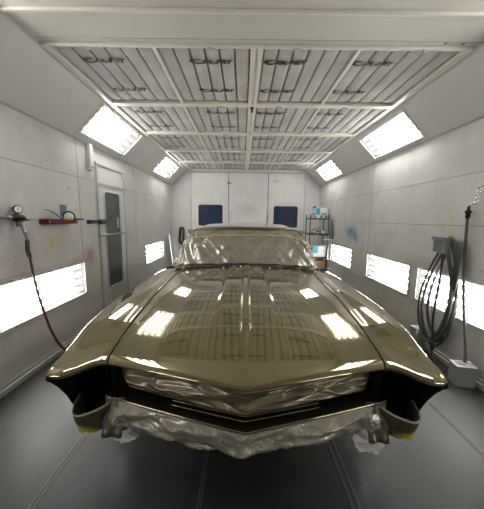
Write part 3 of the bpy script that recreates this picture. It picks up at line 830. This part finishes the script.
# bumper end pods (open scoops below the lamp cavities)
for s in (-1, 1):
    rim = [(.655, .235, .590), (.675, .180, .587), (.71, .140, .580), (.76, .115, .572), (.80, .115, .566), (.832, .14, .566), (.852, .19, .573), (.862, .25, .582)]
    rim = catmull(rim, 5); G = []
    def down(p, t):
        c_ = Vector((.73, .30, p.z)); q = p.lerp(c_, .30 * t * t); q.z = lerp(p.z, .425 + .02 * (.86 - p.x) / .2, t); return q
    for p in rim:
        inner = p + (Vector((.74, .26, p.z)) - p).normalized() * .016
        col = [inner + Vector((0, 0, -.10)), inner + Vector((0, 0, -.008)), inner + Vector((0, 0, .001)), p + Vector((0, 0, .002)), p + Vector((0, 0, -.004))]
        for k in range(1, 9): col.append(down(p, k / 8))
        col.append(Vector((lerp(down(p, 1).x, .76, .8), .32, .425)))
        G.append([(s * q.x, q.y, q.z) for q in col])
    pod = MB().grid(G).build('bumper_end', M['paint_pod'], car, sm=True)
    pod['label'] = 'dark gold scoop-shaped bumper end with a yellow patch'
    mb = MB(); mb.tube([(s * p.x, p.y, p.z + .002) for p in rim], [.0045 + .002 * abs(noise.noise(p * 40)) for p in rim], 8); mb.build('taped_rim', M['chrome'] if False else M['film_b'], pod, sm=True)
    # inner bracket between pod and film
    mb = MB(); G = []
    for i in range(10):
        x = lerp(.60, .70, i / 9)
        G.append([(s * x, .20 - .06 * v + .012 * noise.noise(Vector((x * 30, v * 6, 3))), lerp(.605, .435, v)) for v in [k / 8 for k in range(9)]])
    mb.grid(G).build('bracket', M['paint_pod'], pod, sm=True, solid=.004)
    # taped bolts clump and crumpled paper below
    mb = MB(); c0 = Vector((s * .60, .13, .535)); G = []
    for i in range(11):
        row = []
        for j in range(16):
            a, b2 = PI * i / 10, 2 * PI * j / 16
            d = Vector((math.sin(a) * math.cos(b2), math.sin(a) * math.sin(b2) * .7, math.cos(a) * .8)); row.append(c0 + d * .030 * (1 + 1.1 * noise.noise(d * 2.6 + Vector((s * 3, 2, 1)))))
        G.append(row)
    mb.grid(G, close_v=True).build('crumpled_film', M['film_b'], lf)
    c0 = Vector((s * .615, .20, .41)); mb = MB(); G = []
    for i in range(11):
        row = []
        for j in range(14):
            a, b2 = PI * i / 10, 2 * PI * j / 14
            d = Vector((math.sin(a) * math.cos(b2) * 1.2, math.sin(a) * math.sin(b2), math.cos(a) * .8)); row.append(c0 + d * (.045 if s < 0 else .065) * (1 + 1.0 * noise.noise(d * 1.9 + Vector((s * 5, 1, 1)))))
        G.append(row)
    cp = mb.grid(G, close_v=True).build('crumpled_paper', M['paper'], lf); cp['label'] = 'white crumpled masking paper'
# wheels
for y in (.97, 3.94):
    for s in (-1, 1):
        e = MB(); c0 = Vector((s * .72, y, .335))
        wh = MB().lathe(c0 + Vector((s * .10, 0, 0)), (-s, 0, 0), [(0, .22), (.0, .30), (.02, .325), (.05, .335), (.15, .335), (.18, .325), (.20, .30), (.20, .22)], 40).build('wheel', M['black'], car, sm=True)
        MB().lathe(c0 + Vector((s * .095, 0, 0)), (-s, 0, 0), [(0, .02), (.0, .05), (.02, .19), (-.005, .215), (.01, .225), (.10, .225)], 32).build('wheel_rim', M['steel'], wh, sm=True)

# ------------------------------------------------------------------ left wall items
sx = XL
cb = thing('conduit_box', 'white electrical conduit box high on the left wall beside the door frame', 'electrical box', (sx, 3.53, 2.10))
MB().box(0, .06, -.035, .035, 0, .33).build('cover', M['doorp'], cb, bevel=.005); MB().box(.06, .064, -.02, .02, .03, .05).build('screw_plate', M['greyp'], cb)
tr_ = thing('magnetic_tool_tray', 'dark red metal tool ledge fixed on the left wall', 'tray', (sx, 2.62, 1.425))
MB().box(0, .09, 0, .47, 0, .004).box(0, .004, 0, .47, 0, .05).box(.086, .09, 0, .47, 0, .045).box(0, .09, 0, .004, 0, .045).box(0, .09, .466, .47, 0, .045).build('tray', M['red'], tr_)
for y in (.02, .45): MB().lathe((.09, y, .022), (1, 0, 0), [(0, .010), (.004, .010), (.006, .005)], 10).build('screw', M['offw'], tr_)
pl = MB().box(sx, sx + .006, 2.935, 3.04, 1.47, 1.635).build('metal_plate', M['greyp'], bevel=.004); tag(pl, 'small grey rectangular plate standing against the left wall above the red ledge', 'plate')
rl = thing('tape_roll', 'roll of tape with black rim and yellow label standing on the red wall ledge', 'tape roll', (sx + .048, 3.005, 1.502))
MB().ring((0, 0, 0), (1, -1.2, 0), .056, .010).build('roll', M['black'], rl, sm=True); MB().lathe((-.006, .008, 0), (1, -1.2, 0), [(0, .050), (.016, .050)], 24).build('core', M['white'], rl, sm=True)
MB().obox((.005, -.007, -.024), Vector((1.2, 1, 0)).normalized() * .034, Vector((1, -1.2, 0)).normalized() * .002, (0, 0, .022)).build('yellow_label', M['yellow'], rl)
bp = thing('spray_bottle_nozzle', 'pale blue hose end with a clear tip lying on the red wall ledge', 'hose', (sx + .05, 2.83, 1.47))
MB().tube([(0, .08, 0), (0, .02, .03), (0, -.06, .07), (0, -.10, .085)], .009, 8, smoothpts=4).build('hose', M['bluecable'], bp, sm=True)
MB().tube([(0, -.10, .085), (0, -.15, .10), (0, -.18, .10)], .007, 8).build('tip', M['steel'], bp, sm=True)
kn = MB().tube([(sx + .045, 3.02, 1.462), (sx + .045, 3.15, 1.472), (sx + .045, 3.27, 1.475), (sx + .045, 3.30, 1.466)], [.008, .012, .010, .004], 8).build('spatula', M['black'], sm=True); tag(kn, 'black handled spatula poking out from the end of the red ledge', 'tool')
rod = MB().tube([(sx + .02, 2.39, 1.44), (sx + .02, 2.43, 1.468), (sx + .03, 2.62, 1.484), (sx + .04, 2.74, 1.484)], .004, 8).build('wire_rod', M['steel'], sm=True); tag(rod, 'thin pale rod running from the regulator to the red ledge', 'rod')
yt = MB().obox((sx + .002, 2.785, 1.235), (.001, 0, 0), (0, .022, .004), (0, .018, .062)).build('tape_strip', M['yellowdim']); tag(yt, 'short strip of yellow tape stuck on the left wall under the red ledge', 'tape')
yt2 = MB().obox((sx + .002, 3.11, 1.83), (.001, 0, 0), (0, .012, 0), (0, .0, .022)).build('tape_strip', M['yellowdim']); tag(yt2, 'tiny yellow tape scrap stuck on the left wall above the red ledge', 'tape')
# regulator
rg = thing('air_regulator', 'grey air pressure regulator with round gauge on the left wall', 'air regulator', (sx + .06, 2.30, 1.485))
MB().tube([(0, -.045, 0), (0, -.03, .0), (0, .0, .008), (0, .045, .0), (0, .075, -.008)], [.020, .034, .036, .030, .022], 14).build('body', M['blackmetal'], rg, sm=True)
MB().tube([(0, .07, -.008), (0, .125, -.012), (0, .13, -.012)], [.013, .017, .006], 10).tube([(0, .12, -.010), (.0, .15, .012)], .005, 6).build('valve', M['steel'], rg, sm=True)
MB().tube([(0, -.42, .006), (0, -.04, .004)], .013, 10).lathe((0, -.09, .005), (0, 1, 0), [(0, .022), (.03, .022)], 6).tube([(-.06, -.15, .005), (0, -.15, .005)], .014, 8).build('pipe', M['steel'], rg, sm=True)
MB().tube([(0, .005, -.03), (0, .005, -.075)], [.016, .018], 10).build('drain_bowl', M['greyp'], rg, sm=True)
g = MB().lathe((.0, .01, .075), (1, -.6, .0), [(-.014, .036), (.010, .036), (.014, .033)], 24).tube([(0, 0, .03), (0, .005, .05)], .010, 8).build('gauge', M['blackmetal'], rg, sm=True)
MB().lathe((.012, .003, .075), (1, -.6, 0), [(0, .028), (.003, .028)], 24).build('dial', M['dial'], g)
MB().obox((.0155, .001, .080), Vector((.6, 1, 0)).normalized() * .002, Vector((1, -.6, 0)) * .0005, (0, 0, .014)).build('needle', M['black'], g)
cp_ = MB().tube([(0, .02, -.03), (0.01, .05, -.10), (0.02, .055, -.17), (.02, .058, -.20)], [.014, .018, .013, .011], 12).lathe((.015, .052, -.11), (0, .1, -1), [(0, .021), (.03, .021)], 8).build('coupler', M['steel'], rg, sm=True)
hs = thing('air_hose', 'dark red air hose hanging from the wall regulator down behind the car', 'hose', (0, 0, 0))
MB().tube([(-1.94, 2.358, 1.285), (-1.935, 2.345, 1.20), (-1.925, 2.35, 1.13)], .018, 12).build('strain_relief', M['black'], hs, sm=True)
MB().tube([(-1.925, 2.35, 1.13), (-1.92, 2.37, .93), (-1.90, 2.40, .67), (-1.87, 2.47, .35), (-1.82, 2.56, .13), (-1.72, 2.70, .014), (-1.6, 2.9, .012), (-1.5, 3.3, .012), (-1.55, 3.9, .012), (-1.65, 4.6, .012)], .0115, 10, smoothpts=8).build('hose', M['redhose'], hs, sm=True)
# back left corner
lp = thing('hanging_hose_loop', 'black looped hose hanging on the back wall left of the car', 'hose', (-1.74, YB - .05, 0))
MB().tube([(0, 0, 1.24), (.05, 0, 1.20), (.05, -.02, 1.0), (.02, -.02, .82), (-.04, -.02, .80), (-.06, -.02, .92), (-.05, 0, 1.12), (-.03, 0, 1.22), (0, 0, 1.24)], .032, 10, smoothpts=6).build('hose', M['black'], lp, sm=True)
MB().lathe((0, .05, 1.24), (0, -1, 0), [(0, .012), (.1, .012), (.105, .02)], 10).build('hook', M['steel'], lp)
for k, (x, y, z1, w, tilt) in enumerate(((-1.86, 6.95, 1.07, .10, .06), (-1.80, 7.2, .98, .14, .05))):
    o = MB().obox((x, y, z1 / 2), (.012, 0, -.0), (0, w, 0), (-tilt * .9, 0, z1 / 2 - .002)).build('foam_board', M['white'], bevel=.004)
    tag(o, ('tall white board leaning on the left wall behind the car', 'shorter white board leaning beside the tall one behind the car')[k], 'board', 'white boards leaning behind the car')
ys = MB().box(-1.56, -1.50, YB - .003, YB, 1.47, 1.50).build('tape_strip', M['yellowdim']); tag(ys, 'small yellow tape scrap on the back wall left of the window', 'tape')

# ------------------------------------------------------------------ right wall items
hk = thing('hose_bracket', 'dark grey block-shaped hose bracket on the right wall', 'bracket', (XR, 2.70, 1.265))
MB().box(-.175, -.105, -.08, .08, -.085, .07).box(-.105, 0, -.03, .03, -.03, .03).build('bracket', M['greyp'], hk, bevel=.014)
MB().box(-.186, -.160, -.09, .09, .045, .078).build('front_lip', M['greyp'], hk, bevel=.006)
hc = thing('hose_coil', 'thick coil of dark grey air hose hanging from the wall bracket', 'hose', (0, 0, 0))
def loop(cy, top, bot, wy, x, tw, r=.011):
    pts = []
    for k in range(25):
        a = 2 * PI * k / 24; zz = lerp(bot, top, (1 + math.cos(a)) / 2)
        ww = wy * (.22 + .78 * (1 - (1 + math.cos(a)) / 2) ** .7)
        pts.append((x + tw * math.sin(a * 1) * .5 + .012 * math.sin(3 * a + cy * 9), cy - .10 * ((1 + math.cos(a)) / 2) + math.sin(a) * ww, zz))
    return pts
LPS = [(2.77, 1.31, .20, .27, 2.10, .03), (2.79, 1.32, .165, .30, 2.085, .02), (2.73, 1.315, .25, .24, 2.12, .015), (2.76, 1.33, .14, .28, 2.11, -.02), (2.74, 1.32, .29, .20, 2.13, -.02)]
for k, q in enumerate(LPS):
    MB().tube(loop(*q)[:-1], .0115, 10, closed=True).build('hose_loop', M['greyhose'], hc, sm=True)
for k in range(4):   # strands gathered at the right of the bracket
    y = 2.60 - k * .018
    MB().tube([(2.12 - k * .008, 2.68 - k * .01, 1.34), (2.10, 2.60 - k * .02, 1.32 - .012 * k), (2.10, y - .05, 1.18), (2.105, y - .03, .9), (2.10, y - .02 + .01 * k, .6), (2.10, y + .07, .32 - .02 * k), (2.10, 2.78, .20)], .011, 10, smoothpts=6).build('hose_strand', M['greyhose'], hc, sm=True)
MB().tube([(2.07, 2.68, 1.20), (2.07, 2.68, .9), (2.06, 2.70, .5), (2.05, 2.66, .25), (2.04, 2.63, .10), (2.03, 2.56, .03), (2.02, 2.42, .02)], .012, 10, smoothpts=6).build('hose_tail', M['black'], hc, sm=True)
MB().tube([(2.045, 2.655, .24), (2.04, 2.64, .15)], .019, 10).build('coupler', M['black'], hc, sm=True)
dp = thing('air_drop_hose', 'black hose dropping from steel chain fittings down the right wall', 'hose', (0, 0, 0))
MB().tube([(2.14, 2.52, 1.545), (2.14, 2.50, 1.2), (2.13, 2.44, .8), (2.12, 2.37, .5), (2.10, 2.31, .30), (2.07, 2.27, .212)], .0125, 10, smoothpts=6).build('hose', M['greyhose'], dp, sm=True)
MB().lathe((2.14, 2.52, 1.53), (0, 0, 1), [(0, .014), (.01, .02), (.05, .02), (.055, .026), (.075, .026), (.08, .014), (.11, .014)], 12).tube([(2.14, 2.485, 1.595), (2.14, 2.555, 1.595)], .009, 8).build('valve', M['blackmetal'], dp, sm=True)
mb = MB(); p0 = Vector((2.14, 2.52, 1.635))
mb.tube([p0, p0 + Vector((0, -.01, .02)), p0 + Vector((.01, -.06, .04)), p0 + Vector((.02, -.07, .04))], .009, 8, smoothpts=4)
for k, (dy, dz) in enumerate(((-.06, .060), (-.068, .090), (-.064, .120), (-.07, .150))):
    mb.ring((2.155, 2.52 + dy, 1.635 + dz), (1, .2 if k % 2 else .9, 0), .014, .004, 16, 6, 1.3)
mb.tube([(XR - .006, 2.45, 1.825), (2.155, 2.45, 1.825), (2.155, 2.45, 1.80)], .006, 6)
mb.build('chain', M['chrome'], dp, sm=True)
bx = thing('floor_box', 'pale grey box on the floor against the right wall', 'box', (2.055, 2.265, 0), math.radians(-12))
MB().box(-.082, .082, -.062, .062, 0, .19).build('body', M['offw'], bx, bevel=.006); MB().box(-.085, .085, -.065, .065, .185, .200).build('lid', M['offw'], bx, bevel=.004)
MB().lathe((.05, .02, .198), (0, 0, 1), [(0, .02), (.018, .016)], 12).build('cap', M['white'], bx)
MB().box(-.05, .0, -.03, .03, .198, .206).build('grommet', M['greyp'], bx)
b2_ = thing('floor_box', 'pale grey box on the floor behind the hanging hose coil', 'box', (2.115, 2.985, 0))
MB().box(-.06, .06, -.055, .055, 0, .24).build('body', M['offw'], b2_, bevel=.006); MB().box(-.063, .063, -.058, .058, .235, .25).build('lid', M['offw'], b2_, bevel=.004)

# ------------------------------------------------------------------ shelf rack in the back right corner
RX0, RX1, RY0, RY1 = 1.70, 2.165, 6.62, 7.04
rk = thing('shelf_rack', 'black open wire shelf rack in the back right corner', 'shelf', ((RX0 + RX1) / 2, (RY0 + RY1) / 2, 0))
hx, hy = (RX1 - RX0) / 2, (RY1 - RY0) / 2
for i in (-1, 1):
    for j in (-1, 1): MB().tube([(i * hx, j * hy, 0), (i * hx, j * hy, 1.62)], .013, 8).lathe((i * hx, j * hy, 1.615), (0, 0, 1), [(0, .016), (.015, .012)], 8).build('post', M['blackmetal'], rk, sm=True)
shz = [1.54, 1.15, .56, .24]
for z in shz:
    mb = MB()
    for i in (-1, 1):
        mb.box(-hx, hx, i * hy - .006, i * hy + .006, z - .03, z); mb.box(i * hx - .006, i * hx + .006, -hy, hy, z - .03, z)
    for k in range(1, 16): mb.tube([(-hx + k * 2 * hx / 16, -hy, z - .004), (-hx + k * 2 * hx / 16, hy, z - .004)], .0025, 6)
    mb.build('wire_shelf', M['blackmetal'], rk)
def carton(x, y, z, w, d, h, lab, blue=True, mat='white'):
    e = thing('carton', lab, 'box', (x, y, z + .001))
    MB().box(-w/2, w/2, -d/2, d/2, 0, h).build('body', M[mat], e, bevel=.003)
    if blue: MB().box(-w * .46, -w * .12, -d/2 - .002, -d/2, h * .35, h * .97).build('blue_label', M['blue'], e)
    return e
carton(1.99, 6.80, 1.54, .30, .24, .26, 'white carton with a blue label on top of the shelf rack')
carton(1.98, 6.80, .56, .34, .26, .27, 'white carton with a blue label on the lower shelf of the rack')
carton(1.765, 6.78, .56, .06, .22, .23, 'narrow brown cardboard carton at the left end of a lower shelf', False, 'brown')
carton(1.94, 6.80, .24, .40, .30, .22, 'wide brown cardboard carton on the lowest shelf of the rack', False, 'brown')
cn = thing('spray_can', 'can with domed black cap standing behind the blue label on the rack top', 'can', (1.89, 6.978, 1.542))
MB().lathe((0, 0, 0), (0, 0, 1), [(0, .045), (.25, .045), (.26, .04)], 20).build('can', M['blue'], cn, sm=True); MB().lathe((0, 0, .255), (0, 0, 1), [(0, .05), (.03, .046), (.05, .03), (.056, .005)], 20).build('cap', M['black'], cn, sm=True)
def respirator(x, y, z, sc, lab):
    e = thing('respirator_mask', lab, 'mask', (x, y, z), 0, 'black masks on the shelf rack')
    pts = [(sc * .06 * math.cos(a), 0, sc * (.05 + .07 * math.sin(a))) for a in [math.radians(200 - k * 22) for k in range(11)]]
    MB().tube(pts, .010 * sc, 8).build('strap', M['black'], e, sm=True)
    for s in (-1, 1): MB().lathe((s * .055 * sc, -.01, .03 * sc), (s * .4, -1, 0), [(0, .026 * sc), (.03, .028 * sc), (.035, .02 * sc)], 14).build('filter_cup', M['greyp'], e, sm=True)
respirator(2.03, 6.64, 1.545, 1.0, 'black mask on the rack top in front of the white carton')
respirator(1.78, 6.70, 1.545, .9, 'black mask at the left end of the rack top')
respirator(1.83, 6.70, 1.152, 1.0, 'black mask at the left of the second shelf')
gn = thing('spray_gun', 'grey spray gun standing on the second shelf of the rack', 'spray gun', (1.94, 6.72, 1.152))
MB().lathe((0, 0, .0), (0, 0, 1), [(0, .03), (.09, .045), (.10, .02)], 16).build('cup', M['greyp'], gn, sm=True)
MB().tube([(-.08, 0, .16), (.06, 0, .15)], [.012, .02], 10).tube([(.04, 0, .15), (.07, 0, .04)], .014, 8).tube([(0, 0, .10), (0, 0, .15)], .010, 8).build('gun_body', M['steel'], gn, sm=True)
for k, (x, mt, h, lab) in enumerate(((1.90, 'yellow', .05, 'small yellow jar on the second shelf of the rack'), (2.05, 'white', .07, 'small white jar on the second shelf of the rack'))):
    o = MB().lathe((x, 6.66, 1.152), (0, 0, 1), [(0, .03), (h * .7, .03), (h * .8, .024), (h, .024)], 16).build('jar', M[mt], sm=True); tag(o, lab, 'jar')
# hanging black bag and tape stand at the right of the rack
bg = thing('hanging_bag', 'dark grey cloth bag hanging on the right wall beside the rack', 'bag', (2.175, 6.40, 1.0))
P = []
for j in range(15):
    t = j / 14; z = lerp(0, .47, t); w = .10 * (math.sin(PI * (.12 + .8 * t)) ** .6); d = .035 * math.sin(PI * (.1 + .85 * t)) ** .6
    P.append([(d * math.cos(2*PI*k/14) - .02, w * math.sin(2*PI*k/14) * (1 + .1 * noise.noise(Vector((k, t * 4, 0)))), z) for k in range(14)])
mb = MB().grid(P, close_v=True); mb.build('bag', M['greyp'], bg, sm=True); MB().tube([(-.02, -.02, .46), (-.01, 0, .54), (-.02, .02, .46)], .006, 6, smoothpts=3).build('cord', M['black'], bg, sm=True)
st = thing('tape_stand', 'upright steel stand holding rolls of masking tape beside the rack', 'stand', (2.04, 6.20, 0))
MB().tube([(0, 0, 0), (0, 0, 1.12)], .013, 10).build('pole', M['steel'], st, sm=True)
MB().lathe((0, 0, 0), (0, 0, 1), [(0, .13), (.015, .13), (.02, .02)], 20).build('base', M['blackmetal'], st, sm=True)
for z in (1.04, .90, .74, .56, .34): MB().tube([(-.10, 0, z), (.10, -.02, z)], .007, 6).build('arm', M['steel'], st)
for k, (x, z, r, mt, cl) in enumerate(((.06, 1.04, .055, 'cream', 'cream'), (-.06, .90, .06, 'white', 'white'), (.06, .90, .06, 'yellowdim', 'yellow'), (-.05, .74, .055, 'greyp', 'grey'), (.07, .74, .06, 'cream', 'cream'), (-.05, .56, .06, 'white', 'white'), (.07, .56, .06, 'offw', 'off-white'), (.06, .34, .065, 'cream', 'cream'))):
    o = MB().lathe((2.04 + x - .018, 6.20, z), (1, 0, 0), [(0, r * .5), (0, r), (.036, r), (.036, r * .5)], 24).build('tape_roll', M[mt], sm=False)
    tag(o, '%s roll of tape on the %s side of the tape stand, %s' % (cl, 'right' if x > 0 else 'left', {1.04: 'topmost', .90: 'second level down', .74: 'third level down', .56: 'fourth level down', .34: 'lowest'}[z]), 'tape roll', 'tape rolls on the stand')

# ------------------------------------------------------------------ world, camera, view
w = bpy.data.worlds.new('world'); bpy.context.scene.world = w; w.use_nodes = True
w.node_tree.nodes['Background'].inputs[0].default_value = (.02, .02, .02, 1); w.node_tree.nodes['Background'].inputs[1].default_value = .2
F = 262.0; pitch = math.atan(35.5 / F); roll = math.radians(.7)
fwd = Vector((0, math.cos(pitch), -math.sin(pitch))); up = Vector((0, math.sin(pitch), math.cos(pitch))); rt = Vector((1, 0, 0))
rt2 = rt * math.cos(roll) + up * math.sin(roll); up2 = up * math.cos(roll) - rt * math.sin(roll)
cam = bpy.data.cameras.new('camera'); co = bpy.data.objects.new('camera', cam); C.objects.link(co)
cam.sensor_fit = 'HORIZONTAL'; cam.sensor_width = 36; cam.lens = F / 484 * 36; cam.clip_start = .02
co.matrix_world = Matrix(((rt2.x, up2.x, -fwd.x, 0), (rt2.y, up2.y, -fwd.y, 0), (rt2.z, up2.z, -fwd.z, 1.5), (0, 0, 0, 1)))
sc = bpy.context.scene; sc.camera = co
sc.view_settings.view_transform = 'Standard'; sc.view_settings.look = 'None'; sc.view_settings.gamma = 1; sc.view_settings.use_curve_mapping = False
sc.view_settings.exposure = 0.12
sc.cycles.max_bounces = 10; sc.cycles.diffuse_bounces = 5; sc.cycles.transparent_max_bounces = 12; sc.cycles.use_denoising = True
sc.cycles.sample_clamp_indirect = 5
sc.cycles.use_adaptive_sampling = False
sc.cycles.denoising_prefilter = 'ACCURATE'; sc.cycles.denoising_input_passes = 'RGB_ALBEDO_NORMAL'
